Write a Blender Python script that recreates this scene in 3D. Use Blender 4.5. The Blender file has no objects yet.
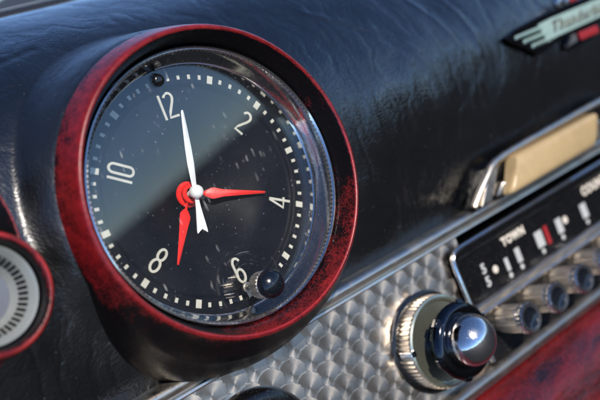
import bpy, math, random
from mathutils import Vector, Matrix, noise
random.seed(4)
S = 0.045            # metres per working unit (radius of the clock's minute track)
sc = bpy.context.scene
COL = sc.collection
PI = math.pi
V = Vector

# ------------------------------------------------------------------ objects
def thing(name, label, cat, base, group=None):
    o = bpy.data.objects.new(name, None)
    o.empty_display_size = 0.01
    COL.objects.link(o)
    o.location = V(base) * S
    o['label'] = label; o['category'] = cat
    if group: o['group'] = group
    o['base_x'], o['base_y'], o['base_z'] = base
    return o

def base_of(o):
    while o.parent: o = o.parent
    return V((o['base_x'], o['base_y'], o['base_z']))

class M:
    """mesh collector, in working units"""
    def __init__(s): s.v = []; s.f = []; s.attr = {}
    def add(s, vs, fs):
        n = len(s.v); s.v += [tuple(v) for v in vs]; s.f += [tuple(i + n for i in f) for f in fs]
    def build(s, name, mat, parent, smooth=True, sharp=35, label=None, attrs=None, bevel=0):
        b = base_of(parent)
        me = bpy.data.meshes.new(name)
        me.from_pydata([((V(v) - b) * S) for v in s.v], [], s.f)
        me.validate()
        import bmesh
        bm = bmesh.new(); bm.from_mesh(me)
        if not attrs:
            bmesh.ops.recalc_face_normals(bm, faces=bm.faces)
        bm.to_mesh(me); bm.free()
        me.polygons.foreach_set('use_smooth', [smooth] * len(me.polygons))
        if smooth and sharp: me.set_sharp_from_angle(angle=math.radians(sharp))
        if attrs:
            for k, (kind, data) in attrs.items():
                a = me.attributes.new(k, kind, 'POINT')
                a.data.foreach_set('value' if kind == 'FLOAT' else 'vector', data)
        me.materials.append(mat)
        o = bpy.data.objects.new(name, me); COL.objects.link(o); o.parent = parent
        if bevel:
            md = o.modifiers.new('Bevel', 'BEVEL'); md.width = bevel * S; md.segments = 3
            md.limit_method = 'ANGLE'; md.angle_limit = math.radians(40)
        if label: o['label'] = label
        return o

def lathe(prof, cx=0., cz=0., n=128, m=None, axis=None):
    """prof = [(r, y)...] turned about an axis parallel to Y"""
    m = m or M(); vs = []; fs = []; idx = []
    for r, y in prof:
        if r < 1e-6:
            idx.append([len(vs)] * n); vs.append((cx, y, cz))
        else:
            idx.append(list(range(len(vs), len(vs) + n)))
            for k in range(n):
                a = 2 * PI * k / n
                vs.append((cx + r * math.sin(a), y, cz + r * math.cos(a)))
    for i in range(len(prof) - 1):
        for k in range(n):
            k2 = (k + 1) % n
            q = [idx[i][k], idx[i][k2], idx[i + 1][k2], idx[i + 1][k]]
            u = []
            for t in q:
                if t not in u: u.append(t)
            if len(u) > 2: fs.append(u)
    m.add(vs, fs); return m

def box(x0, x1, y0, y1, z0, z1, m=None):
    m = m or M()
    m.add([(x, y, z) for x in (x0, x1) for y in (y0, y1) for z in (z0, z1)],
          [(0, 1, 3, 2), (4, 6, 7, 5), (0, 4, 5, 1), (2, 3, 7, 6), (0, 2, 6, 4), (1, 5, 7, 3)])
    return m

def prism(pts, yfun, t, m=None):
    """pts = outline [(x,z)], front at yfun(x,z)-t, back at yfun"""
    m = m or M(); n = len(pts)
    vs = [(x, yfun(x, z) - t, z) for x, z in pts] + [(x, yfun(x, z), z) for x, z in pts]
    fs = [tuple(range(n)), tuple(range(2 * n - 1, n - 1, -1))]
    fs += [(i, (i + 1) % n, n + (i + 1) % n, n + i) for i in range(n)]
    m.add(vs, fs); return m

def ribbon(pts, w, yfun, t, m=None, closed=False):
    """flat raised stroke of width w along pts"""
    m = m or M(); P = [V(p) for p in pts]; n = len(P)
    L = []; R = []
    for i in range(n):
        a = P[(i - 1) % n] if (closed or i > 0) else P[i]
        b = P[(i + 1) % n] if (closed or i < n - 1) else P[i]
        d = (b - a).normalized(); q = V((-d.y, d.x)) * w / 2
        L.append(P[i] + q); R.append(P[i] - q)
    vs = []
    for i in range(n):
        for p, dy in ((L[i], -t), (R[i], -t), (R[i], 0), (L[i], 0)):
            vs.append((p.x, yfun(p.x, p.y) + dy, p.y))
    fs = []
    for i in range(n if closed else n - 1):
        j = (i + 1) % n
        for k in range(4):
            fs.append((4 * i + k, 4 * i + (k + 1) % 4, 4 * j + (k + 1) % 4, 4 * j + k))
    if not closed:
        fs += [(0, 1, 2, 3), (4 * n - 1, 4 * n - 2, 4 * n - 3, 4 * n - 4)]
    m.add(vs, fs); return m

def extrude_x(prof, x0, x1, m=None, nx=2, closed=False, wob=0):
    m = m or M(); k = len(prof); vs = []; fs = []
    for i in range(nx):
        x = x0 + (x1 - x0) * i / (nx - 1)
        for j, (y, z) in enumerate(prof):
            vs.append((x, y, z))
    for i in range(nx - 1):
        for j in range(k if closed else k - 1):
            j2 = (j + 1) % k
            fs.append((i * k + j, i * k + j2, (i + 1) * k + j2, (i + 1) * k + j))
    if closed:
        fs += [tuple(range(k)), tuple(range((nx - 1) * k, nx * k))[::-1]]
    m.add(vs, fs); return m

def sm(a, b, x):
    t = min(1, max(0, (x - a) / (b - a))); return t * t * (3 - 2 * t)

def interp(tab, x):
    if x <= tab[0][0]: return tab[0][1]
    for (a, va), (b, vb) in zip(tab, tab[1:]):
        if x <= b: return va + (vb - va) * (x - a) / (b - a)
    return tab[-1][1]

def spline(pts, per=8):
    out = []
    n = len(pts)
    for i in range(n - 1):
        p0, p1, p2, p3 = (V(pts[max(0, min(n - 1, j))]) for j in (i - 1, i, i + 1, i + 2))
        for k in range(per):
            t = k / per
            out.append(tuple(.5 * ((2 * p1) + (p2 - p0) * t + (2 * p0 - 5 * p1 + 4 * p2 - p3) * t * t + (3 * p1 - p0 - 3 * p2 + p3) * t ** 3)))
    out.append(tuple(pts[-1])); return out

# ---------------------------------------------------------------- materials
class NT:
    def __init__(s, name):
        s.m = bpy.data.materials.new(name); s.m.use_nodes = True
        s.t = s.m.node_tree; s.n = s.t.nodes; s.n.clear()
        s.out = s.n.new('ShaderNodeOutputMaterial')
    def node(s, typ, ins=None, **kw):
        x = s.n.new(typ)
        for k, v in kw.items(): setattr(x, k, v)
        for k, v in (ins or {}).items():
            if hasattr(v, 'links') or isinstance(v, bpy.types.NodeSocket): s.t.links.new(v, x.inputs[k])
            else: x.inputs[k].default_value = v
        return x
    def pos(s, scale=(1, 1, 1), rot=(0, 0, 0)):
        g = s.node('ShaderNodeNewGeometry')
        mp = s.node('ShaderNodeMapping', {'Vector': g.outputs['Position'], 'Rotation': rot,
                    'Scale': tuple(k / S for k in scale)})
        return mp.outputs[0]
    def noise(s, scale, detail=4, rough=.5, vec=None, dist=0):
        return s.node('ShaderNodeTexNoise', {'Vector': vec or s.pos(), 'Scale': scale, 'Detail': detail, 'Roughness': rough, 'Distortion': dist}).outputs[0]
    def math(s, op, a, b=0., c=0., clamp=False):
        x = s.node('ShaderNodeMath', {0: a, 1: b, 2: c}, operation=op); x.use_clamp = clamp
        return x.outputs[0]
    def ramp(s, f, stops):
        x = s.node('ShaderNodeValToRGB', {'Fac': f}); r = x.color_ramp
        while len(r.elements) < len(stops): r.elements.new(.5)
        for e, (p, c) in zip(r.elements, stops):
            e.position = p; e.color = (c, c, c, 1) if isinstance(c, (int, float)) else (*c, 1)
        return x.outputs[0]
    def mix(s, f, a, b):
        x = s.node('ShaderNodeMix', data_type='RGBA')
        for k, v in ((0, f), (6, a), (7, b)):
            if isinstance(v, bpy.types.NodeSocket): s.t.links.new(v, x.inputs[k])
            else: x.inputs[k].default_value = v if k == 0 else (*v, 1)
        return x.outputs[2]
    def bump(s, h, strength=.3, dist=.02, normal=None):
        d = {'Height': h, 'Strength': strength, 'Distance': dist * S}
        if normal: d['Normal'] = normal
        return s.node('ShaderNodeBump', d).outputs[0]
    def attr(s, name):
        return s.node('ShaderNodeAttribute', attribute_name=name)
    def bsdf(s, base=(.5, .5, .5), rough=.5, metal=0., normal=None, **kw):
        x = s.node('ShaderNodeBsdfPrincipled')
        d = {'Base Color': base, 'Roughness': rough, 'Metallic': metal}
        if normal is not None: d['Normal'] = normal
        d.update(kw)
        for k, v in d.items():
            if isinstance(v, bpy.types.NodeSocket): s.t.links.new(v, x.inputs[k])
            else: x.inputs[k].default_value = (*v, 1) if isinstance(v, tuple) and len(v) == 3 and 'Color' in k or k == 'Specular Tint' else v
        s.t.links.new(x.outputs[0], s.out.inputs[0]); return x

def dusty(name, base, rough, metal=0., dust=.25, scale=14, **kw):
    """plain surface with faint dust specks, smears and uneven gloss"""
    n = NT(name)
    sp = n.ramp(n.noise(scale * 5, 2, .6), [(.62, 0), (.72, 1)])
    smr = n.ramp(n.noise(scale * .35, 5, .6), [(.4, 0), (.7, 1)])
    f = n.math('MULTIPLY', sp, dust)
    c = n.mix(n.math('MULTIPLY', smr, .4), base, tuple(t * .62 for t in base))
    c = n.mix(f, c, (.35, .34, .32))
    r = n.math('ADD', n.math('MULTIPLY', smr, .12), n.math('ADD', rough, n.math('MULTIPLY', sp, .15)), clamp=True)
    n.bsdf(c, r, metal, normal=n.bump(n.noise(scale * 3, 3), .06, .01), **kw)
    return n.m

# leather of the dash: black vinyl with grain, folds and creases
def leather():
    n = NT('black_leather')
    p = n.pos()
    warp = n.node('ShaderNodeTexNoise', {'Vector': p, 'Scale': 1.3, 'Detail': 3}).outputs[1]
    wv = n.node('ShaderNodeVectorMath', {0: warp, 1: (.55, .55, .55)}, operation='MULTIPLY').outputs[0]
    pw = n.node('ShaderNodeVectorMath', {0: p, 1: wv}, operation='ADD').outputs[0]
    # long creases: ridged noise stretched along two directions
    def ridged(rot, sc_, s0, w):
        mp = n.node('ShaderNodeMapping', {'Vector': pw, 'Rotation': rot, 'Scale': sc_}).outputs[0]
        q = n.noise(s0, 2.5, .5, mp)
        a = n.math('ABSOLUTE', n.math('SUBTRACT', q, .5))
        return n.ramp(a, [(0, 0), (w, 1)])
    # the face and right hand end wrinkle across the dash, the top along it
    cr1 = ridged((0, .35, 0), (2.6, 1., .55), 1.15, .10)
    cr2 = ridged((0, 1.35, 0), (2.4, 1.4, .5), 1.0, .10)
    sep = n.node('ShaderNodeSeparateXYZ', {0: p})
    topm = n.ramp(n.math('ADD', n.math('MULTIPLY', sep.outputs[2], .45), n.math('MULTIPLY', sep.outputs[0], -.12)), [(.15, 0), (.6, 1)])
    cr = n.mix(topm, cr1, cr2)
    fine = n.node('ShaderNodeTexVoronoi', {'Vector': pw, 'Scale': 26.}, feature='DISTANCE_TO_EDGE').outputs[0]
    fine = n.ramp(fine, [(0, 0), (.25, 1)])
    fold = n.noise(11., 6, .68, n.node('ShaderNodeMapping', {'Vector': pw, 'Scale': (1.3, 1., 1.)}).outputs[0])
    patch = n.ramp(n.noise(.9, 3), [(.42, .08), (.66, 1)])
    b1 = n.bump(cr, .20, .024)
    b2 = n.bump(n.math('MULTIPLY', fold, patch), .26, .024, b1)
    b3 = n.bump(fine, .24, .005, b2)
    sp = n.ramp(n.noise(34, 1, .5), [(.76, 0), (.79, 1)])
    col = n.mix(n.math('MULTIPLY', sp, .5), (.0012, .0015, .0020), (.10, .09, .08))
    r = n.math('ADD', .12, n.math('MULTIPLY', n.noise(3.2, 4), .16))
    lipd = n.math('SQRT', n.math('ADD', n.math('POWER', sep.outputs[0], 2.), n.math('POWER', sep.outputs[2], 2.)))
    r = n.math('ADD', r, n.math('MULTIPLY', n.math('SUBTRACT', 1., n.math('MULTIPLY_ADD', lipd, 2.2, -3.2, True), clamp=True), .18))
    n.bsdf(col, r, 0., normal=b3, **{'Specular IOR Level': 1.0, 'Coat Weight': .25, 'Coat Roughness': .12, 'Coat Normal': b3})
    return n.m

def cowl_mat():
    n = NT('worn_red_cowl')
    w = n.attr('wear').outputs['Fac']
    a = n.noise(46, 5, .75); b = n.noise(7, 4, .6)
    k = n.math('ADD', n.math('MULTIPLY', n.math('SUBTRACT', a, .5), 1.7), n.math('MULTIPLY', n.math('SUBTRACT', b, .5), 1.0))
    f = n.ramp(n.math('ADD', w, k, clamp=True), [(.28, 0), (.74, 1)])
    red = n.mix(n.ramp(n.noise(12, 5, .65), [(.2, 0), (.85, 1)]), (.055, .0025, .004), (.27, .011, .012))
    hot = n.ramp(w, [(.85, 0), (1., 1)])
    red = n.mix(hot, red, (.50, .032, .03))
    col = n.mix(f, (.0035, .003, .0035), red)
    r = n.math('ADD', .16, n.math('MULTIPLY', a, .25))
    n.bsdf(col, r, 0., normal=n.bump(n.math('ADD', n.math('MULTIPLY', a, .6), n.math('MULTIPLY', f, -.3)), .35, .01), **{'Specular IOR Level': n.math('ADD', .16, n.math('MULTIPLY', f, .34))})
    return n.m

def chrome(name='chrome', rough=.10, tint=(.62, .62, .63), scr=.12, pit=.35):
    n = NT(name)
    sp = n.ramp(n.noise(60, 2, .6), [(.64, 0), (.70, 1)])
    big = n.ramp(n.noise(5, 5, .65), [(.42, 0), (.68, 1)])
    c = n.mix(n.math('MULTIPLY', sp, pit), tint, (.08, .07, .065))
    c = n.mix(n.math('MULTIPLY', big, .35), c, tuple(t * .55 for t in tint))
    r = n.math('ADD', rough, n.math('ADD', n.math('MULTIPLY', big, scr), n.math('MULTIPLY', sp, .3)), clamp=True)
    n.bsdf(c, r, 1., normal=n.bump(n.noise(30, 3), .05, .01))
    return n.m

def glass():
    n = NT('clock_glass')
    p = n.pos()
    # short upright scratches in sparse clusters, and wear swirls round the knob hole
    mp = n.node('ShaderNodeMapping', {'Vector': p, 'Rotation': (0, .42, 0), 'Scale': (62, 1, 7)}).outputs[0]
    s1 = n.ramp(n.noise(1., 0, .5, mp), [(.755, 0), (.79, 1)])
    clus = n.ramp(n.noise(2.3, 1, .5), [(.50, 0), (.60, 1)])
    s1 = n.math('MULTIPLY', s1, clus)
    d = n.node('ShaderNodeVectorMath', {0: p, 1: (-.02, 0, .90)}, operation='ADD').outputs[0]
    sp = n.node('ShaderNodeSeparateXYZ', {0: d})
    rr = n.math('SQRT', n.math('ADD', n.math('POWER', sp.outputs[0], 2.), n.math('POWER', sp.outputs[2], 2.)))
    ringn = n.node('ShaderNodeTexNoise', {'Vector': n.node('ShaderNodeCombineXYZ', {0: rr}).outputs[0], 'Scale': 70., 'Detail': 2.}).outputs[0]
    ang = n.noise(9.5, 3, .6)
    sw = n.math('MULTIPLY', n.ramp(ringn, [(.56, 0), (.66, 1)]), n.ramp(ang, [(.50, 0), (.60, 1)]))
    near = n.ramp(rr, [(.12, 0), (.16, 1), (.26, .8), (.36, 0)])
    sw = n.math('MULTIPLY', sw, near)
    dots = n.ramp(n.noise(44, 0), [(.83, 0), (.85, 1)])
    film = n.math('MULTIPLY', n.ramp(n.noise(2.4, 5, .6), [(.40, 0), (.75, 1)]), .004)
    tot = n.math('ADD', n.math('MULTIPLY', n.math('MAXIMUM', n.math('MAXIMUM', s1, n.math('MULTIPLY', sw, .7)), dots), .17), film, clamp=True)
    tr = n.node('ShaderNodeBsdfTransparent', {'Color': (.97, .98, .98, 1)})
    gl = n.node('ShaderNodeBsdfGlossy', {'Roughness': .012, 'Color': (1, 1, 1, 1)})
    bf = n.node('ShaderNodeNewGeometry').outputs['Backfacing']
    fr = n.node('ShaderNodeFresnel', {'IOR': n.math('MULTIPLY_ADD', bf, -.738, 1.44)})
    m1 = n.node('ShaderNodeMixShader', {0: n.math('MULTIPLY', fr.outputs[0], 1.0, clamp=True), 1: tr.outputs[0], 2: gl.outputs[0]})
    df = n.node('ShaderNodeBsdfDiffuse', {'Color': (.72, .72, .70, 1)})
    m2 = n.node('ShaderNodeMixShader', {0: tot, 1: m1.outputs[0], 2: df.outputs[0]})
    n.t.links.new(m2.outputs[0], n.out.inputs[0])
    return n.m

def turned_metal():
    n = NT('engine_turned_metal')
    tg = n.attr('turn').outputs['Vector']
    nz = n.noise(20, 4, .6); st = n.ramp(n.noise(1.6, 5, .6), [(.35, 0), (.7, 1)])
    c = n.mix(n.math('MULTIPLY', st, .45), (.86, .77, .66), (.52, .47, .41))
    sp = n.ramp(n.noise(70, 1), [(.68, 0), (.72, 1)])
    tn = n.attr('tone').outputs['Fac']
    c = n.mix(n.math('MULTIPLY', tn, .45), c, (.30, .27, .24))
    grime = n.ramp(n.noise(4.2, 5, .7), [(.50, 0), (.66, 1)])
    c = n.mix(n.math('MULTIPLY', grime, .4), c, (.16, .14, .12))
    c = n.mix(n.math('MULTIPLY', sp, .5), c, (.1, .09, .08))
    r = n.math('ADD', n.math('MULTIPLY_ADD', tn, .10, .27), n.math('MULTIPLY', nz, .10))
    n.bsdf(c, r, 1., normal=n.bump(nz, .05, .01), Anisotropic=.65, Tangent=tg)
    return n.m

def red_pad():
    n = NT('worn_red_leather')
    a = n.noise(2.2, 5, .6, n.pos((.45, 1, 1.6), (0, .55, 0))); b = n.noise(28, 5, .7)
    f = n.ramp(n.math('ADD', n.math('MULTIPLY', a, .75), n.math('MULTIPLY', b, .25)), [(.36, 0), (.60, 1)])
    col = n.mix(f, (.006, .003, .004), n.mix(b, (.05, .003, .004), (.19, .010, .010)))
    n.bsdf(col, n.math('ADD', .16, n.math('MULTIPLY', b, .2)), 0., normal=n.bump(a, .6, .05, n.bump(b, .2, .01)))
    return n.m

MAT = dict(
    leather=leather(), cowl=cowl_mat(), chrome=chrome(), glass=glass(), turned=turned_metal(), pad=red_pad(),
    ring=chrome('pitted_chrome', .07, (.60, .59, .58), .10, .45),
    trim=chrome('dull_chrome', .28, (.64, .58, .50), .2, .5),
    steel=chrome('grey_steel', .34, (.42, .39, .35), .2, .5),
    dial=dusty('dial_black', (.0025, .004, .008), .5, 0, .05, 9, **{'Specular IOR Level': .12}),
    cream=dusty('cream_paint', (.52, .49, .40), .5, 0, .1, 20),
    white=dusty('white_enamel', (.85, .84, .80), .35, 0, .05, 20),
    redhand=dusty('red_enamel', (.82, .022, .015), .38, 0, .05, 20),
    black=dusty('black_bakelite', (.003, .003, .0035), .16, 0, .12, 14),
    matte=dusty('matt_black', (.004, .004, .0045), .5, 0, .2, 12, **{'Specular IOR Level': .2}),
    knobblack=dusty('black_chrome', (.05, .052, .06), .09, 1., .3, 10),
    cap=dusty('black_glass_cap', (.004, .006, .010), .14, 0, .06, 10, **{'Specular IOR Level': .55}),
    brass=dusty('green_tarnished_brass', (.46, .48, .38), .24, .9, .25, 8),
    ivory=dusty('ivory_plastic', (.42, .30, .15), .32, 0, .08, 12),
    mint=dusty('mint_enamel', (.34, .47, .42), .3, .3, .05, 20),
    gem=dusty('red_gem', (.30, .02, .025), .2, 0, .05, 20),
    dialcream=dusty('dial_cream', (.62, .55, .45), .5, 0, .05, 20),
    dialgrey=dusty('dial_grey', (.42, .42, .40), .5, 0, .05, 20),
    greyface=dusty('grey_gauge_face', (.16, .17, .20), .3, .2, .3, 10),
    palering=dusty('pale_ring', (.26, .28, .27), .35, .3, .5, 10),
    warm=chrome('warm_steel', .33, (.72, .66, .58), .15, .3),
    rubber=dusty('rubber', (.006, .006, .007), .6, 0, .05, 10),
    screen=dusty('pale_cowl_paint', (.7, .76, .70), .3, 0, .05, 5),
)

# ================================================================ DASHBOARD
dash = thing('dashboard', 'black creased leather dashboard with chrome strips and an engine turned metal panel', 'dashboard', (0, .1, -3.1))
prof_tab = spline([(.30, -1.75), (.22, -1.42), (.10, -1.0), (.00, -.5), (-.05, -.05), (-.02, .35), (.12, .8), (.38, 1.25), (.78, 1.68), (1.3, 2.02), (1.8, 2.27), (2.2, 2.41), (2.5, 2.42), (2.7, 2.30)], 16)
# resample evenly
def resample(pts, step):
    out = [V(pts[0])]; acc = 0
    for a, b in zip(pts, pts[1:]):
        a = V(a); b = V(b); L = (b - a).length; t = step - acc
        while t <= L:
            out.append(a + (b - a) * (t / L)); t += step
        acc = L - (t - step)
    return out
PR = resample(prof_tab, .024)
def clock_lip(x, z, y):
    rho = math.hypot(x, z); th = math.degrees(math.atan2(x, z)) % 360
    d = min(abs(th - 180), 180)
    side = 1 - sm(55, 100, 0) if False else sm(50, 95, d)          # none below the clock
    w = 1 - sm(1.36, 1.62, rho)
    w = w ** .8 * side
    ly = -.235 + .35 * max(0, rho - 1.38) ** 1.0
    return y * (1 - w) + ly * w
m = M(); nx = 640; x0, x1 = -4.2, 10.0
xs = [x0 + (x1 - x0) * i / nx for i in range(nx + 1)]
K = len(PR)
CREASE = [[(2.12, 1.30), (2.32, 1.12), (2.55, .98), (2.78, .82), (3.02, .60), (3.10, .46)], [(2.20, 1.05), (2.42, .90), (2.66, .74), (2.86, .52), (2.92, .38)],
          [(3.5, 1.05), (3.62, .80), (3.70, .55), (3.74, .30)], [(3.95, .95), (4.02, .70), (4.05, .42), (4.0, .2)], [(-1.9, 1.75), (-1.4, 1.62), (-.95, 1.66), (-.6, 1.72)], [(-2.2, 1.52), (-1.7, 1.45), (-1.3, 1.36), (-1.05, 1.38)]]
def seg(px, pz, a, b):
    dx, dz = b[0] - a[0], b[1] - a[1]; t = max(0, min(1, ((px - a[0]) * dx + (pz - a[1]) * dz) / (dx * dx + dz * dz)))
    return math.hypot(px - a[0] - t * dx, pz - a[1] - t * dz)
def crease(x, z):
    if z < .1 or z > 1.9 or x > 4.3: return 0
    h = 0
    for ci, c in enumerate(CREASE):
        d = min(seg(x, z, a, b) for a, b in zip(c, c[1:]))
        if d < .12: h += (.010 if ci < 4 else -.016) * math.exp(-(d / .032) ** 2)
    return h
for x in xs:
    for p in PR:
        y, z = p
        # soft undulations of old padding
        q = noise.noise(V((x * .9, y * .9, z * .9))) * .03 + noise.noise(V((x * 2.3, 5, z * 2.0))) * .012
        m.v.append((x, clock_lip(x, z, y + q) - crease(x, z), z))
for i in range(nx):
    for j in range(K - 1):
        a, b, c, d = i * K + j, i * K + j + 1, (i + 1) * K + j + 1, (i + 1) * K + j
        cx = (m.v[a][0] + m.v[c][0]) / 2; cz = (m.v[a][2] + m.v[c][2]) / 2
        if math.hypot(cx, cz) < 1.375 or math.hypot(cx + 2.10, cz + .09) < .43: continue
        m.f.append((a, d, c, b))
m.build('padding', MAT['leather'], dash, sharp=0, attrs={'w': ('FLOAT', [0.] * len(m.v))})
# upper chrome strip, with its ridge and groove
extrude_x([(.30, -1.36), (.10, -1.365), (.045, -1.39), (.03, -1.43), (.05, -1.47), (.10, -1.485), (.105, -1.50), (.075, -1.51), (.07, -1.53), (.10, -1.55), (.2, -1.56)], -4.2, 10, nx=60).build('upper_strip', MAT['trim'], dash, sharp=50)
box(-4.2, 10, .30, .36, -3.2, -1.3).build('backing_plate', MAT['matte'], dash)
extrude_x([(.25, -2.93), (.0, -2.935), (-.05, -2.96), (-.075, -3.0), (-.07, -3.03), (-.045, -3.05), (-.04, -3.08), (.0, -3.11), (.2, -3.12)], -4.2, 10, nx=60).build('lower_strip', MAT['steel'], dash, sharp=50)
mp = M(); pr_ = spline([(.10, -3.10), (-.02, -3.14), (-.16, -3.25), (-.32, -3.5), (-.42, -3.9), (-.45, -4.6), (-.3, -5.5)], 10)
for i in range(201):
    x = -4.2 + 14.2 * i / 200
    for (y, z) in pr_: mp.v.append((x, y + .03 * noise.noise(V((x * 1.3, y, z * 1.5))), z))
k = len(pr_)
for i in range(200):
    for j in range(k - 1): mp.f.append((i * k + j, i * k + j + 1, (i + 1) * k + j + 1, (i + 1) * k + j))
mp.build('lower_padding', MAT['pad'], dash, sharp=0, label='worn red and black leather roll under the lower strip')

# engine turned panel: overlapping swirled discs, each a shallow dish
PY = .10
m = M(); st = .0125; px0, px1, pz0, pz1 = -1.6, 2.70, -2.95, -1.545
NX = int((px1 - px0) / st); NZ = int((pz1 - pz0) / st)
ax, az, rad = .235, .205, .158
tan = []; tone = []
for i in range(NX + 1):
    x = px0 + (px1 - px0) * i / NX
    for j in range(NZ + 1):
        z = pz0 + (pz1 - pz0) * j / NZ
        best = None
        r0 = math.floor((z + 3.1) / az)
        for r in (r0 - 1, r0, r0 + 1, r0 + 2):              # lower rows lie on top
            off = (r % 2) * ax / 2
            c0 = math.floor((x - off + 5) / ax)
            for c in (c0 - 1, c0, c0 + 1, c0 + 2):
                cx = -5 + c * ax + off + .010 * math.sin(c * 7.1 + r * 3.3); cz = -3.1 + r * az + .010 * math.sin(c * 3.7 + r * 5.1)
                d = math.hypot(x - cx, z - cz)
                if d < rad:
                    if best is None or (-r, -c) > (best[0], best[1]): best = (-r, -c, cx, cz, d)
        if best is None: m.v.append((x, PY, z)); tan += [1, 0, 0]; tone.append(.5); continue
        _, _, cx, cz, d = best
        h = .0020 * (d / rad) ** 2                            # dish
        m.v.append((x, PY - h, z))
        t = V((-(z - cz), 0, x - cx)); t = t.normalized() if t.length > 1e-5 else V((1, 0, 0))
        tan += [t.x, 0, t.z]; tone.append((math.sin(cx * 91.7 + cz * 47.3) * 43758.5) % 1.0)
for i in range(NX):
    for j in range(NZ):
        a = i * (NZ + 1) + j; m.f.append((a, a + NZ + 1, a + NZ + 2, a + 1))
m.build('engine_turned_panel', MAT['turned'], dash, sharp=0, attrs={'turn': ('FLOAT_VECTOR', tan), 'tone': ('FLOAT', tone)}, label='silver engine turned panel of overlapping swirled discs')

# windscreen base behind the padding
ws = thing('windscreen_trim', 'pale painted windscreen edge with a black rubber seal along the top rear of the dashboard', 'windscreen trim', (0, 3, 2.3))
extrude_x([(2.62, 2.2), (2.7, 2.56), (2.85, 2.655), (3.05, 2.66), (3.1, 2.2)], -5, 10, nx=3).build('rubber_seal', MAT['rubber'], ws)
extrude_x([(3.12, 2.2), (3.14, 2.72), (3.3, 2.78), (4.2, 2.86), (6.2, 2.9), (6.2, 2.2)], -5, 10, nx=3).build('painted_edge', MAT['screen'], ws)

# ==================================================================== CLOCK
clock = thing('dashboard_clock', 'large round black clock with red hands in a worn red cowl', 'clock', (0, .3, -1.6))
# cowl: section varies round the clock
ROUT = [(0, 1.42), (100, 1.43), (120, 1.50), (140, 1.575), (160, 1.585), (180, 1.59), (195, 1.61), (208, 1.655), (218, 1.66), (230, 1.60), (243, 1.49), (256, 1.41), (275, 1.405), (360, 1.42)]
sec = [(1.19, -.19), (1.20, -.285), (1.215, -.32), (1.235, -.38), (1.255, -.44), (1.270, -.485), (1.280, -.505), (1.292, -.515), (1.306, -.512), (1.318, -.498), (1.335, -.455), (1.352, -.40), (1.368, -.345), (1.384, -.285), (1.398, -.23), (None, -.17), (None, -.10), (None, 0.), (None, .12), (None, .4), (None, 1.0)]
# finer
fine = []
for a, b in zip(sec, sec[1:]):
    fine.append(a)
    if a[0] and b[0]: fine.append(((a[0] + b[0]) / 2, (a[1] + b[1]) / 2))
fine.append(sec[-1]); sec = fine
m = M(); n = 360; wear = []
for i, (r, y) in enumerate(sec):
    for kk in range(n):
        th = kk; a = math.radians(th)
        ro = interp(ROUT, th)
        if i and r is not None and r > 1.318:      # flank leans out to the base
            t = (r - 1.318) / (1.398 - 1.318); rr = r + (ro - 1.415) * .55 * sm(.0, 1., t) * .9
        elif r is None:
            t = {-.17: .25, -.10: .55, 0.: .9, .12: 1., .4: 1., 1.: 1.}[y]
            r1 = 1.398 + (ro - 1.415) * .5; rr = r1 + (ro - r1) * t
        else: rr = r
        m.v.append((rr * math.sin(a), y, rr * math.cos(a)))
        # wear: red shows where the black has rubbed off
        crest = math.exp(-((y + .508) / .012) ** 2) if (r and 1.27 < r < 1.33) else 0
        if r and r >= 1.29 and y < -.2:             # outer flank
            t = (r - 1.29) / .108
            left = sm(225, 268, th) if th > 180 else 1 - sm(25, 75, th)
            lowl = sm(175, 215, th) * (1 - sm(225, 268, th))
            w = (.86 - .34 * t) * left + lowl * max(0, .78 - 1.5 * t)
        elif r and r < 1.29:
            t = (r - 1.20) / .085
            lr = sm(88, 118, th) * (1 - sm(190, 235, th))
            w = lr * (.30 + .38 * t * sm(100, 150, th)) + .20 * math.exp(-((th - 75) / 9) ** 2)
        else: w = .04
        wear.append(max(w, crest * (.95 if not 20 < th < 90 else .9)))
for i in range(len(sec) - 1):
    for kk in range(n):
        k2 = (kk + 1) % n
        m.f.append((i * n + kk, i * n + k2, (i + 1) * n + k2, (i + 1) * n + kk))
m.build('cowl', MAT['cowl'], clock, sharp=0, attrs={'wear': ('FLOAT', wear)}, label='round cowl with black paint rubbed through to red')
# chrome ring
ring = lathe([(1.185, -.15), (1.196, -.27), (1.197, -.30), (1.192, -.315), (1.182, -.318), (1.172, -.308), (1.160, -.285), (1.135, -.20), (1.112, -.125), (1.10, -.10), (1.094, -.095), (1.090, -.05), (1.082, .0), (1.075, .02)], n=256).build('chrome_ring', MAT['ring'], clock, sharp=40)
# toothed black liner just inside the lip
m = M()
for kk in range(180):
    a0 = 2 * PI * kk / 180; a1 = a0 + 2 * PI / 180 * .5
    vs = []
    for a in (a0, a1):
        for r, y in ((1.173, -.302), (1.164, -.278), (1.158, -.28), (1.166, -.304)): vs.append((r * math.sin(a), y, r * math.cos(a)))
    m.add(vs, [(0, 1, 2, 3), (7, 6, 5, 4), (0, 4, 5, 1), (1, 5, 6, 2), (2, 6, 7, 3), (3, 7, 4, 0)])
m.build('knurl', MAT['steel'], ring, sharp=0, smooth=False)
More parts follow.
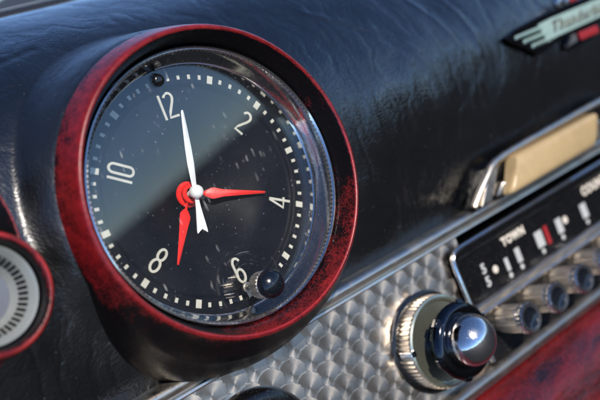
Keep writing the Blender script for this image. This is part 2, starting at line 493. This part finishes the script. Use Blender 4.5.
# dial, dished in the middle
def dish(x, z):
    r = math.hypot(x, z)
    return .04 * (1 - sm(.915, .955, r)) + .33 * (1 - sm(.0, .69, r))
dial = lathe([(max(1e-9, i * .03), dish(i * .03, 0)) for i in range(37)], n=192)
dial = lathe([(max(1e-9, i * .0125), dish(i * .0125, 0)) for i in range(88)], n=192)
dial.build('dial', MAT['dial'], clock, sharp=0)
dial_o = [o for o in clock.children if o.name.startswith('dial')][0]
OFF = math.radians(-1.44)
def radial(phi): a = math.radians(phi) + OFF; return V((math.sin(a), math.cos(a)))
for kk in range(60):
    if kk in (0,): continue
    big = kk % 5 == 0
    u = radial(kk * 6); t = V((u.y, -u.x))
    hw, hr = (.026, .036) if big else (.0135, .020)
    rc = 1.0 if big else 1.006
    c = u * rc
    pts = [c + t * a + u * b for a, b in ((-hw, -hr), (hw, -hr), (hw, hr), (-hw, hr))]
    prism([(p.x, p.y) for p in pts], lambda x, z: -.001, .005).build('hour_marker' if big else 'minute_marker', MAT['cream'], dial_o, smooth=False)
# numerals
def arc(cx, cy, rx, ry, a0, a1, k=14):
    return [(cx + rx * math.cos(math.radians(a0 + (a1 - a0) * i / k)), cy + ry * math.sin(math.radians(a0 + (a1 - a0) * i / k))) for i in range(k + 1)]
G = {
 '1': [([(0, -.135), (0, .135)], False)],
 '2': [(arc(0, .082, .047, .053, 165, -30, 14) + [(.028, .028), (-.028, -.065), (-.05, -.122), (.056, -.122)], False)],
 '0': [(arc(0, .085, .044, .05, 0, 180, 12) + arc(0, -.085, .044, .05, 180, 360, 12), True)],
 '4': [([(.028, -.135), (.028, .135), (.018, .13), (-.052, -.05), (.062, -.05)], False)],
 '6': [(arc(0, -.062, .044, .072, 90, 450, 22), True), (arc(-.002, .07, .044, .065, 20, 180, 12) + [(-.044, -.04)], False)],
 '8': [(arc(0, .068, .040, .064, 0, 350, 20), True), (arc(0, -.066, .046, .070, 0, 350, 20), True)],
}
def numeral(chars, x, z, out, sp, wid=.022, rot=0):
    u = V((x, z)).normalized() * (1 if out else -1)
    if rot: u = Matrix.Rotation(math.radians(rot), 2) @ u
    t = V((u.y, -u.x)); m = M()
    for i, ch in enumerate(chars):
        ox = (i - (len(chars) - 1) / 2) * sp
        for si, (pts, cl) in enumerate(G[ch]):
            P = [V((x, z)) + t * (px * .86 + ox) + u * py * .83 for px, py in pts]
            if cl: P = P[:-1] if (P[0] - P[-1]).length < 1e-4 else P
            ribbon(P, wid, lambda a, b: dish(a, b) - .002 - .0025 * si, .010, m, cl)
    m.build('numeral', MAT['cream'], dial_o, smooth=False)
numeral('12', -.015, .782, True, .086, rot=-2)
numeral('2', .667, .416, True, 0)
numeral('4', .705, -.388, False, 0)
numeral('6', .029, -.784, False, 0)
numeral('8', -.648, -.400, False, 0, rot=-3)
numeral('10', -.664, .377, True, .086, rot=-4)
# pit at twelve and screw head
lathe([(.030, .035), (.034, .028), (.040, .035)], -.31, .80, 24).build('rivet', MAT['matte'], dial_o)
# hands, bent to follow the dish
def hand(tip, y0, y1, outline, name, mat, t=.010, hole=None, tail=None):
    d = V(tip[:]).normalized(); L = V(tip).length; q = V((d.y, -d.x))
    pts = [(d * s * L + q * w) for s, w in outline]
    m = M(); nn = len(outline) // 2
    def yf(x, z): s = (V((x, z)).dot(d)) / L; return y0 + (y1 - y0) * s
    # outline = left side list then mirrored; build as strips
    left = outline[:nn]
    vs = []; fs = []
    for s, w in left:
        c = d * s * L
        a = c + q * w; b = c - q * w
        yc = yf(c.x, c.y)
        vs += [(a.x, yc, a.y), (c.x, yc - t, c.y), (b.x, yc, b.y), (c.x, yc + t * .3, c.y)]
    for i in range(len(left) - 1):
        for k in range(4): fs.append((4 * i + k, 4 * i + (k + 1) % 4, 4 * i + 4 + (k + 1) % 4, 4 * i + 4 + k))
    fs += [(0, 1, 2, 3), tuple(4 * (len(left) - 1) + k for k in (3, 2, 1, 0))]
    m.add(vs, fs)
    return m
def sym(l): return l + l[::-1]
hm = hand((-.514, -.503), .30, .0, sym([(.12, .012), (.22, .013), (.245, .030), (.30, .052), (.34, .054), (.45, .044), (.7, .027), (.95, .012), (1., .008)]), 'hour_hand', None)
lathe([(.072, .295), (.078, .285), (.115, .285), (.122, .30), (.115, .31), (.078, .31), (.072, .295)], 0, 0, 48, hm)
hm.build('hour_hand', MAT['redhand'], clock, sharp=30)
mm = hand((.571, -.242), .235, -.01, sym([(.10, .012), (.16, .014), (.19, .028), (.27, .050), (.31, .050), (.42, .034), (.7, .021), (.95, .012), (1., .008)]), 'minute_hand', None)
lathe([(.052, .235), (.055, .225), (.088, .225), (.094, .24), (.088, .25), (.055, .25), (.052, .235)], 0, 0, 48, mm)
mm.build('minute_hand', MAT['redhand'], clock, sharp=30)
sw = hand((.080, .706), .165, -.03, sym([(-.02, .020), (.1, .024), (.35, .034), (.55, .032), (.8, .022), (.97, .014), (1., .008)]), 'second_hand', None, .008)
# tail with a fish-tail end
dd = V((-.085, -.335)); L = dd.length; d = dd.normalized(); q = V((d.y, -d.x))
tp = [d * .02 + q * .014, d * L * .4 + q * .024, d * L * 1.0 + q * .052, d * (L * 1.07) + q * .050, d * L * .96, d * (L * 1.07) - q * .050, d * L * 1.0 - q * .052, d * L * .4 - q * .024, d * .02 - q * .014]
prism([(p.x, p.y) for p in tp], lambda x, z: .165, .010, sw)
sh = sw.build('second_hand', MAT['white'], clock, sharp=30)
lathe([(0, .085), (.030, .090), (.052, .105), (.062, .13), (.063, .16), (.055, .18), (.03, .185), (.03, .36)], 0, 0, 40).build('hub', MAT['white'], sh)
# glass
lathe([(0, -.085), (.6, -.085), (1.093, -.085), (1.093, -.065), (.6, -.065), (0, -.065)], n=96).build('glass', MAT['glass'], clock, smooth=False)
lathe([(0, -.118), (.018, -.122), (.036, -.118), (.050, -.105), (.058, -.0855)], -.058, 1.008, 24).build('rubber_plug', MAT['black'], clock)
lathe([(0, -.095), (.03, -.092), (.04, -.0855)], -.075, 1.035, 16).build('rubber_plug', MAT['black'], clock)
# setting knob
kx, kz = .018, -.945
kb = lathe([(.126 * math.sin(t), -.395 - .105 * math.cos(t)) for t in [i * PI / 2 / 14 for i in range(15)]] + [(.127, -.385), (.120, -.365), (.10, -.355)], kx, kz, 64)
ko = kb.build('setting_knob', MAT['cap'], clock)
m = M(); vs = []
nn = 96
for y, rb in ((-.356, .114), (-.348, .124), (-.225, .118), (-.190, .098), (-.185, .04)):
    for k in range(nn):
        a = 2 * PI * k / nn; r = rb * (1 - (.07 if (k % 4) < 2 else 0)); vs.append((kx + r * math.sin(a), y, kz + r * math.cos(a)))
m.add(vs, [(i * nn + k, i * nn + (k + 1) % nn, (i + 1) * nn + (k + 1) % nn, (i + 1) * nn + k) for i in range(4) for k in range(nn)])
m.build('knurled_collar', MAT['trim'], ko, smooth=False)
lathe([(.030, -.24), (.030, -.02), (.045, -.015), (.05, 0)], kx, kz, 24).build('stem', MAT['steel'], ko)

# ================================================================ LEFT GAUGE
gx, gz = -2.10, -.09
ga = thing('dashboard_gauge', 'small round gauge with toothed pale ring and worn red rim at left edge', 'gauge', (gx, .1, gz - .5))
m = M(); n = 200; wear = []
gs = [(.375, -.20), (.385, -.28), (.40, -.34), (.412, -.365), (.425, -.37), (.438, -.36), (.452, -.335), (.462, -.30), (.468, -.26), (.475, -.15), (.50, .0), (.52, .4)]
gw = [0, 0, .25, .55, .98, 1., .98, .8, .5, .1, 0, 0]
for (r, y), w in zip(gs, gw):
    for k in range(n):
        a = 2 * PI * k / n
        m.v.append((gx + r * math.sin(a), y, gz + r * math.cos(a))); wear.append(w * (.92 + .08 * math.sin(5 * a)))
for i in range(len(gs) - 1):
    for k in range(n): m.f.append((i * n + k, i * n + (k + 1) % n, (i + 1) * n + (k + 1) % n, (i + 1) * n + k))
m.build('cowl', MAT['cowl'], ga, sharp=0, attrs={'wear': ('FLOAT', wear)})
lathe([(.374, -.15), (.372, -.24), (.365, -.25), (.345, -.235), (.325, -.20), (.315, -.19), (.31, -.10)], gx, gz, 96).build('pale_ring', MAT['palering'], ga)
lathe([(.318, -.185), (.312, -.175), (.235, -.05), (.215, -.02)], gx, gz, 96).build('inner_wall', MAT['palering'], ga)
m = M()
for k in range(44):
    a0 = 2 * PI * k / 44; a1 = a0 + 2 * PI / 44 * .5; vs = []
    for a in (a0, a1):
        for r, y in ((.306, -.185), (.306, -.16), (.262, -.09), (.262, -.12)): vs.append((gx + r * math.sin(a), y, gz + r * math.cos(a)))
    m.add(vs, [(0, 1, 2, 3), (7, 6, 5, 4), (0, 4, 5, 1), (1, 5, 6, 2), (2, 6, 7, 3), (3, 7, 4, 0)])
m.build('toothed_ring', MAT['matte'], ga, smooth=False)
lathe([(0, -.05), (.10, -.05), (.22, -.03)], gx, gz, 64).build('face', MAT['greyface'], ga)
lathe([(0, -.09), (.03, -.085), (.05, -.06), (.05, -.02)], gx, gz, 32).build('centre_boss', MAT['warm'], ga)
# large pod behind it, only its edge in view
pod = thing('instrument_pod', 'edge of a large round instrument pod with a thin red lip above the small gauge', 'instrument pod', (-2.80, .1, -.7))
m = M(); wear = []; n = 240; pxx, pzz = -2.80, .34
ps = [(.2, .05), (.90, .02), (1.0, -.06), (1.07, -.13), (1.10, -.155), (1.108, -.165), (1.118, -.16), (1.13, -.12), (1.15, 0), (1.18, .4)]
pw = [0, 0, 0, 0, .2, .9, .7, 0, 0, 0]
for (r, y), w in zip(ps, pw):
    for k in range(n):
        a = 2 * PI * k / n; m.v.append((pxx + r * math.sin(a), y, pzz + r * math.cos(a))); wear.append(w)
for i in range(len(ps) - 1):
    for k in range(n):
        q = m.v[i * n + k]
        if math.hypot(q[0] - gx, q[2] - gz) < .44: continue
        m.f.append((i * n + k, i * n + (k + 1) % n, (i + 1) * n + (k + 1) % n, (i + 1) * n + k))
m.build('cowl', MAT['cowl'], pod, sharp=0, attrs={'wear': ('FLOAT', wear)})
lathe([(0, .04), (.25, .04)], pxx, pzz, 48).build('face', MAT['matte'], pod)

# ==================================================================== RADIO
rad_ = thing('car_radio', 'chrome car radio with black tuning scale and push buttons', 'radio', (4, .1, -2.9))
# frame: chrome bead round a black window
m = M()
def tube(path, r, m, k=10, closed=False):
    P = [V(p) for p in path]; n = len(P); vs = []; fs = []
    for i in range(n):
        a = P[i - 1] if i else P[i]; b = P[i + 1] if i < n - 1 else P[i]
        d = (b - a).normalized(); u = d.cross(V((0, 1, 0)))
        if u.length < 1e-3: u = V((1, 0, 0))
        u.normalize(); w = d.cross(u)
        for j in range(k):
            an = 2 * PI * j / k; vs.append(P[i] + u * r * math.cos(an) + w * r * math.sin(an))
    for i in range(n - 1):
        for j in range(k): fs.append((i * k + j, i * k + (j + 1) % k, (i + 1) * k + (j + 1) % k, (i + 1) * k + j))
    fs += [tuple(range(k)), tuple((n - 1) * k + j for j in range(k))]
    m.add(vs, fs)
tube([(7.5, .0, -1.64)] + [(x, .0, -1.64) for x in (6, 4, 2.60)] + [(2.51, .0, -1.66), (2.46, .0, -1.71), (2.445, .0, -1.80), (2.45, .0, -2.0), (2.46, .0, -2.32), (2.47, .0, -2.9)], .028, m)
m.build('frame', MAT['chrome'], rad_)
m = M(); box(2.47, 7.5, .02, .07, -2.92, -1.63, m); m.build('face_plate', MAT['matte'], rad_, smooth=False)
# sloping brow above the scale, with screws
m = extrude_x([(.02, -1.66), (-.03, -1.67), (-.02, -1.73), (.0, -1.76), (.02, -1.765)], 2.50, 7.5, nx=8); m.build('brow', MAT['black'], rad_, sharp=50)
m = extrude_x([(.02, -2.27), (-.02, -2.275), (-.045, -2.30), (-.03, -2.335), (.0, -2.345), (-.03, -2.36), (-.05, -2.385), (-.03, -2.415), (.02, -2.42)], 2.50, 7.5, nx=8); m.build('lower_bead', MAT['trim'], rad_, sharp=50)
# scale: town / country, station bars and figures
win = box(2.53, 7.5, .010, .018, -2.265, -1.77).build('scale_window', MAT['black'], rad_, smooth=False)
FY = .009
def text(s, x, z, h, mat, name, shear=0, bold=.004, w=1., y=FY, dep=.004, parent=None):
    cu = bpy.data.curves.new(name, 'FONT'); cu.body = s; cu.size = h * S; cu.extrude = dep * S; cu.offset = bold * S; cu.shear = shear
    cu.resolution_u = 4; cu.space_character = 1.15
    tmp = bpy.data.objects.new('tmp', cu); COL.objects.link(tmp)
    dg = bpy.context.evaluated_depsgraph_get(); me = bpy.data.meshes.new_from_object(tmp.evaluated_get(dg))
    bpy.data.objects.remove(tmp)
    b = base_of(parent)
    for v in me.vertices:
        v.co = V(((x - b.x) * S + v.co.x * w, (y - b.y) * S - v.co.z, (z - b.z) * S + v.co.y))
    me.name = name; me.materials.clear(); me.materials.append(mat)
    o = bpy.data.objects.new(name, me); COL.objects.link(o); o.parent = parent; return o
text('TOWN', 3.25, -1.885, .125, MAT['dialcream'], 'lettering', parent=win, bold=.008, w=.96)
text('COUNTRY', 4.88, -1.89, .145, MAT['dialcream'], 'lettering', parent=win, bold=.008, w=.96)
text('5', 2.80, -2.03, .15, MAT['dialgrey'], 'lettering', parent=win, bold=.006)
text('5', 2.80, -2.18, .15, MAT['dialgrey'], 'lettering', parent=win, bold=.006)
lathe([(0, FY - .004), (.040, FY - .004), (.045, FY)], 3.01, -2.06, 20).build('scale_mark', MAT['dialcream'], win)
for x, w, z0, z1, dot in ((3.21, .030, -2.01, -2.16, 1), (3.43, .042, -1.98, -2.15, 1), (3.86, .068, -1.95, -2.14, 1), (4.27, .055, -1.95, -2.13, 1), (4.80, .06, -1.96, -2.14, 1), (5.35, .055, -1.95, -2.14, 1), (5.9, .055, -1.95, -2.14, 1)):
    m = M(); box(x - w, x + w, FY - .005, FY, z1, z0, m); lathe([(0, FY - .004), (.028, FY - .004), (.032, FY)], x, z1 - .055, 16, m)
    m.build('scale_mark', MAT['dialgrey'], win, smooth=False)
lathe([(0, FY - .004), (.042, FY - .004), (.047, FY)], 4.41, -2.02, 20).build('scale_mark', MAT['dialcream'], win)
box(4.01 - .035, 4.01 + .03, FY - .008, FY, -2.16, -1.94).build('red_pointer', MAT['gem'], win, smooth=False)
# push buttons
def button(x, z):
    nn = 96; vs = []; m = M()
    prof = [(.125, .02), (.125, -.05), (.150, -.08), (.152, -.34), (.142, -.36)]
    for r0, y in prof:
        for k in range(nn):
            a = 2 * PI * k / nn; r = r0 * (1 - (.05 if (k % 8) < 3 else 0)); vs.append((x + r * math.sin(a), y, z + r * math.cos(a)))
    m.add(vs, [(i * nn + k, i * nn + (k + 1) % nn, (i + 1) * nn + (k + 1) % nn, (i + 1) * nn + k) for i in range(len(prof) - 1) for k in range(nn)])
    b = m.build('push_button', MAT['warm'], rad_, sharp=25)
    m = M(); vs = []; prof = [(.140, -.355), (.166, -.37), (.168, -.43), (.155, -.452), (.112, -.445)]
    for r0, y in prof:
        for k in range(nn):
            a = 2 * PI * k / nn; r = r0 * (1 - (.05 if (k % 6) < 2 and r0 > .15 else 0)); vs.append((x + r * math.sin(a), y, z + r * math.cos(a)))
    m.add(vs, [(i * nn + k, i * nn + (k + 1) % nn, (i + 1) * nn + (k + 1) % nn, (i + 1) * nn + k) for i in range(len(prof) - 1) for k in range(nn)])
    m.build('rim', MAT['chrome'], b, sharp=40)
    lathe([(0, -.41), (.05, -.412), (.09, -.425), (.114, -.443)], x, z, 48).build('cap', MAT['cap'], b)
for i in range(5): button(2.77 + .515 * i, -2.55)
# tuning knob: toothed disc, black stalk, dark collar, chrome dome
nx_, nz_ = 1.83, -2.35
m = M(); nn = 240; vs = []
prof = [(.46, .09), (.475, .07), (.475, -.10), (.462, -.125)]
for r0, y in prof:
    for k in range(nn):
        a = 2 * PI * k / nn; r = r0 * (1 - (.022 if (k % 4) < 2 else 0)); vs.append((nx_ + r * math.sin(a), y, nz_ + r * math.cos(a)))
m.add(vs, [(i * nn + k, i * nn + (k + 1) % nn, (i + 1) * nn + (k + 1) % nn, (i + 1) * nn + k) for i in range(3) for k in range(nn)])
kd = m.build('control_knob', MAT['trim'], rad_, smooth=False, label='toothed metal disc with a chrome dome on a black stalk')
lathe([(.465, -.122), (.445, -.132), (.42, -.128), (.40, -.10), (.25, -.085), (0, -.085)], nx_, nz_, 96).build('brass_face', MAT['brass'], kd)
box(nx_ - .50, nx_ - .43, -.16, .02, nz_ + .05, nz_ + .11).build('index_tab', MAT['chrome'], kd, smooth=False, bevel=.01)
lathe([(.52, .095), (.525, .075), (.50, .06), (.46, .06)], nx_, nz_, 96).build('base_ring', MAT['black'], kd)
lathe([(.20, -.08), (.20, -.14), (.155, -.17), (.15, -.26), (.24, -.29), (.33, -.30), (.375, -.325), (.385, -.36), (.37, -.40), (.345, -.425), (.30, -.435), (.255, -.42)], nx_, nz_, 96).build('stalk', MAT['knobblack'], kd)
m = M()
for k in range(6):
    a = 2 * PI * k / 6 + .35; d = V((math.sin(a), math.cos(a))); q = V((d.y, -d.x))
    vs = []
    for r, y in ((.36, -.31), (.40, -.33), (.405, -.385), (.36, -.42)):
        for s in (-.045, .045): p = V((nx_, nz_)) + d * r + q * s; vs.append((p.x, y, p.y))
    m.add(vs, [(0, 1, 3, 2), (2, 3, 5, 4), (4, 5, 7, 6), (0, 2, 4, 6), (1, 7, 5, 3), (0, 6, 7, 1)])
m.build('collar_lug', MAT['knobblack'], kd, smooth=False, bevel=.01)
dome = [(.262 * math.cos(t), -.47 - .25 * math.sin(t)) for t in [PI / 2 * i / 16 for i in range(16)]] + [(0, -.72)]
lathe([(.262, -.38)] + dome, nx_, nz_, 96).build('dome', MAT['chrome'], kd)

# lower knob, only its top in view
lk = thing('panel_knob', 'round black knob with a chrome ring at the bottom edge of the engine turned panel', 'knob', (-.40, .1, -2.9))
lathe([(.585, .10), (.58, .02), (.55, -.02), (.50, -.05), (.43, -.055), (.36, -.03), (.33, .0)], -.43, -2.33, 128).build('bezel', MAT['black'], lk)
lathe([(.34, .05), (.335, -.06), (.325, -.085), (.31, -.08), (.30, .0)], -.40, -2.27, 128).build('chrome_ring', MAT['chrome'], lk)
lathe([(0, -.10), (.18, -.09), (.26, -.04), (.30, .03)], -.40, -2.27, 96).build('cap', MAT['black'], lk)

# ============================================================= PULL HANDLE
hd = thing('pull_handle', 'ivory pull bar in a chrome framed recess between the emblem and the radio', 'handle', (4.6, 0, -1.35))
m = M()
tube([(3.02, -.02, -1.33), (3.16, -.06, -1.20), (3.32, -.09, -1.08), (3.40, -.10, -1.02), (3.50, -.10, -.985), (3.70, -.10, -.965), (4.2, -.10, -.95), (5.2, -.10, -.935), (6.1, -.10, -.93), (6.20, -.10, -.95), (6.22, -.10, -1.0), (6.2, -.06, -1.33)], .042, m, 12)
m.build('frame', MAT['trim'], hd)
m = M(); m.add([(3.04, .0, -1.345), (3.40, -.055, -1.02), (6.2, -.055, -.95), (6.2, .0, -1.345), (3.04, .15, -1.345), (3.40, .15, -1.02), (6.2, .15, -.95), (6.2, .15, -1.345)],
               [(0, 1, 2, 3), (7, 6, 5, 4), (0, 4, 5, 1), (1, 5, 6, 2), (2, 6, 7, 3), (3, 7, 4, 0)])
m.build('recess_plate', MAT['black'], hd, smooth=False)
prism([(3.03, -1.345), (3.36, -1.04), (3.44, -.99), (3.62, -.985), (3.50, -1.06), (3.22, -1.345)], lambda x, z: -.075 + .02 * (z + 1), .035).build('bracket', MAT['trim'], hd, sharp=30, bevel=.012)
# chrome hinge cheeks and ivory bar
m = M(); m.add([(3.40, -.03, -1.34), (3.50, -.10, -1.22), (3.62, -.16, -1.26), (3.66, -.16, -1.37), (3.40, .0, -1.36), (3.50, .0, -1.2), (3.62, .0, -1.24), (3.66, .0, -1.36)],
               [(0, 1, 2, 3), (7, 6, 5, 4), (0, 4, 5, 1), (1, 5, 6, 2), (2, 6, 7, 3), (3, 7, 4, 0)])
m.build('hinge_cheek', MAT['trim'], hd, bevel=.02)
prof = spline([(-.06, -1.0), (-.17, -1.005), (-.215, -1.02), (-.24, -1.06), (-.245, -1.15), (-.24, -1.28), (-.225, -1.34), (-.19, -1.37), (-.10, -1.38)], 4)
m = M(); kk = len(prof); sl = []
for i, x in enumerate((3.70, 3.71, 3.74, 4.5, 5.36, 5.39, 5.40)):
    s = (.82, .95, 1, 1, 1, .95, .82)[i]
    for (y, z) in prof:
        m.v.append((x + .72 * (z + 1.03), -.06 + (y + .06) * s, -1.17 + (z + 1.17) * s))
for i in range(6):
    for j in range(kk - 1): m.f.append((i * kk + j, i * kk + j + 1, (i + 1) * kk + j + 1, (i + 1) * kk + j))
m.f += [tuple(range(kk)), tuple(6 * kk + j for j in range(kk))[::-1]]
m.build('pull_bar', MAT['ivory'], hd, sharp=45)
m = M(); m.add([(5.36, -.03, -1.36), (5.38, -.14, -1.12), (5.50, -.17, -1.12), (5.62, -.16, -1.36), (5.36, .0, -1.36), (5.38, .0, -1.10), (5.50, .0, -1.10), (5.62, .0, -1.36)],
               [(0, 1, 2, 3), (7, 6, 5, 4), (0, 4, 5, 1), (1, 5, 6, 2), (2, 6, 7, 3), (3, 7, 4, 0)])
m.build('hinge_cheek', MAT['trim'], hd, bevel=.02)

# ================================================================== EMBLEM
em = thing('dashboard_emblem', 'chrome emblem with a mint script plate and red gems high on the leather dashboard', 'emblem', (5.5, -.05, 0))
EY = -.075
def flat(x, z): return EY
prism([(4.40, .26), (4.62, .31), (5.2, .355), (6.6, .36), (7.6, .36), (7.6, .02), (6.4, .0), (5.3, -.03), (4.93, -.09), (4.84, -.075), (4.72, .03), (4.44, .20)], flat, .05).build('backing', MAT['knobblack'], em, sharp=30, bevel=.012)
for z, xa, xb in ((.205, 4.56, 5.08), (.125, 4.68, 5.14), (.040, 4.80, 5.20)):
    m = M(); m.add([(xa, EY - .052, z - .022), (xa, EY - .052, z + .022), (xb, EY - .052, z + .026), (xb, EY - .052, z - .026), (xa + .02, EY - .085, z), (xb, EY - .085, z)],
                   [(0, 1, 4), (1, 2, 5, 4), (2, 3, 5), (3, 0, 4, 5), (0, 3, 2, 1)])
    m.build('speed_bar', MAT['mint'], em, smooth=False)
plate = prism([(5.04, .255), (5.30, .27), (7.6, .29), (7.6, .08), (5.3, .035), (5.10, .015)], lambda x, z: EY - .0505, .02).build('script_plate', MAT['mint'], em, smooth=False, bevel=.006)
text('Thunderbird', 5.22, .10, .19, MAT['trim'], 'script', shear=.45, bold=.003, w=1.2, y=EY - .078, dep=.012, parent=plate)
lathe([(0, EY - .10), (.045, EY - .09), (.07, EY - .05), (.07, EY)], 5.60, .42, 24).build('stud', MAT['chrome'], em)
lathe([(0, EY - .09), (.03, EY - .08), (.05, EY - .05), (.05, EY)], 5.76, .40, 24).build('stud', MAT['chrome'], em)
box(5.83, 5.89, EY - .07, EY, .36, .43).build('gem', MAT['gem'], em, smooth=False, bevel=.01)
box(5.93, 5.98, EY - .07, EY, .36, .43).build('gem', MAT['gem'], em, smooth=False, bevel=.01)
prism([(5.42, -.12), (5.48, -.05), (5.62, -.01), (5.75, -.035), (6.15, -.035), (6.17, -.07), (6.05, -.15), (5.85, -.17), (5.62, -.18), (5.46, -.17)], flat, .045).build('wing', MAT['knobblack'], em, bevel=.012)
prism([(5.44, -.135), (5.60, -.02), (5.68, -.02), (5.66, -.11)], lambda x, z: EY - .046, .02).build('wing', MAT['trim'], em, smooth=False)
for i in range(4):
    x = 5.78 + .105 * i
    box(x - .040, x + .040, EY - .09, EY - .04, -.125, -.025).build('gem', MAT['gem'], em, smooth=False, bevel=.012)

# unseen dark sheet at the true horizon, added to darken the lower reflections
UP = V((-.283, -.155, .9465)).normalized()
gm = bpy.data.meshes.new('reflection_ground'); g_ = 400.
gq = UP.to_track_quat('Z', 'Y'); gc = -UP * .9
gm.from_pydata([gc + gq @ V((a * g_, b * g_, 0)) for a, b in ((-1, -1), (1, -1), (1, 1), (-1, 1))], [], [(0, 1, 2, 3)])
gn = NT('reflection_ground_dark'); gn.bsdf(gn.mix(gn.noise(.05, 5), (.012, .013, .015), (.02, .02, .019)), .85)
gm.materials.append(gn.m); go = bpy.data.objects.new('reflection_ground', gm); COL.objects.link(go); go['kind'] = 'structure'

# ============================================================ CAMERA, LIGHT
R = Matrix(((0.7366402123482583, 0.3479978244071671, -0.5798781870008489),
            (-0.5632097834709449, -0.15898370802696826, -0.8108754037363614),
            (-0.3743740607388877, 0.9239164977366051, 0.07888198689182108)))
cd = bpy.data.cameras.new('camera'); cam = bpy.data.objects.new('camera', cd); COL.objects.link(cam)
cam.matrix_world = Matrix.Translation(V((-3.71656839552418, -6.467604673484288, 0.1828238193316944)) * S) @ R.to_4x4()
cd.sensor_width = 36; cd.lens = 850 / 600 * 36; cd.clip_start = .01; cd.clip_end = 1000
cd.dof.use_dof = True; cd.dof.aperture_fstop = 7
view = -(R @ V((0, 0, 1)))
cd.dof.focus_distance = (V((.15, -.05, -.1)) - V((-3.7166, -6.4676, .1828))).dot(view) * S
sc.camera = cam

w = bpy.data.worlds.new('World'); sc.world = w; w.use_nodes = True
nt = w.node_tree; nt.nodes.clear()
# the car leans a little in this frame: true up is tilted
UP = V((-.283, -.155, .9465)).normalized()
sun_dir = V((-.28, -.84, .46)).normalized()       # towards the sun
rot = UP.rotation_difference(V((0, 0, 1)))        # scene frame -> sky frame
sd = rot @ sun_dir
elev = math.asin(sd.z); azim = math.atan2(sd.x, sd.y)
tc = nt.nodes.new('ShaderNodeTexCoord'); mp = nt.nodes.new('ShaderNodeMapping'); mp.vector_type = 'VECTOR'
mp.inputs['Rotation'].default_value = rot.to_euler('XYZ')
sky = nt.nodes.new('ShaderNodeTexSky'); sky.sky_type = 'NISHITA'; sky.sun_disc = False
sky.sun_elevation = elev; sky.sun_rotation = azim; sky.air_density = .75; sky.dust_density = .05; sky.ozone_density = 1.0; sky.altitude = 3500
bg = nt.nodes.new('ShaderNodeBackground'); bg.inputs[1].default_value = .13
wo = nt.nodes.new('ShaderNodeOutputWorld')
tint = nt.nodes.new('ShaderNodeMix'); tint.data_type = 'RGBA'; tint.blend_type = 'MULTIPLY'; tint.inputs[0].default_value = 1
tint.inputs[7].default_value = (.86, .97, 1.09, 1)          # cool clear air
for a, b in ((tc.outputs['Generated'], mp.inputs[0]), (mp.outputs[0], sky.inputs[0]), (sky.outputs[0], tint.inputs[6]), (tint.outputs[2], bg.inputs[0]), (bg.outputs[0], wo.inputs[0])): nt.links.new(a, b)
ld = bpy.data.lights.new('sun', 'SUN'); ld.energy = 3.1; ld.angle = math.radians(.6); ld.color = (1, .91, .80)
so = bpy.data.objects.new('sun', ld); COL.objects.link(so); so.rotation_euler = sun_dir.to_track_quat('Z', 'Y').to_euler()

sc.view_settings.view_transform = 'Standard'; sc.view_settings.look = 'None'
sc.view_settings.exposure = .8; sc.view_settings.gamma = 1
sc.render.engine = 'CYCLES'
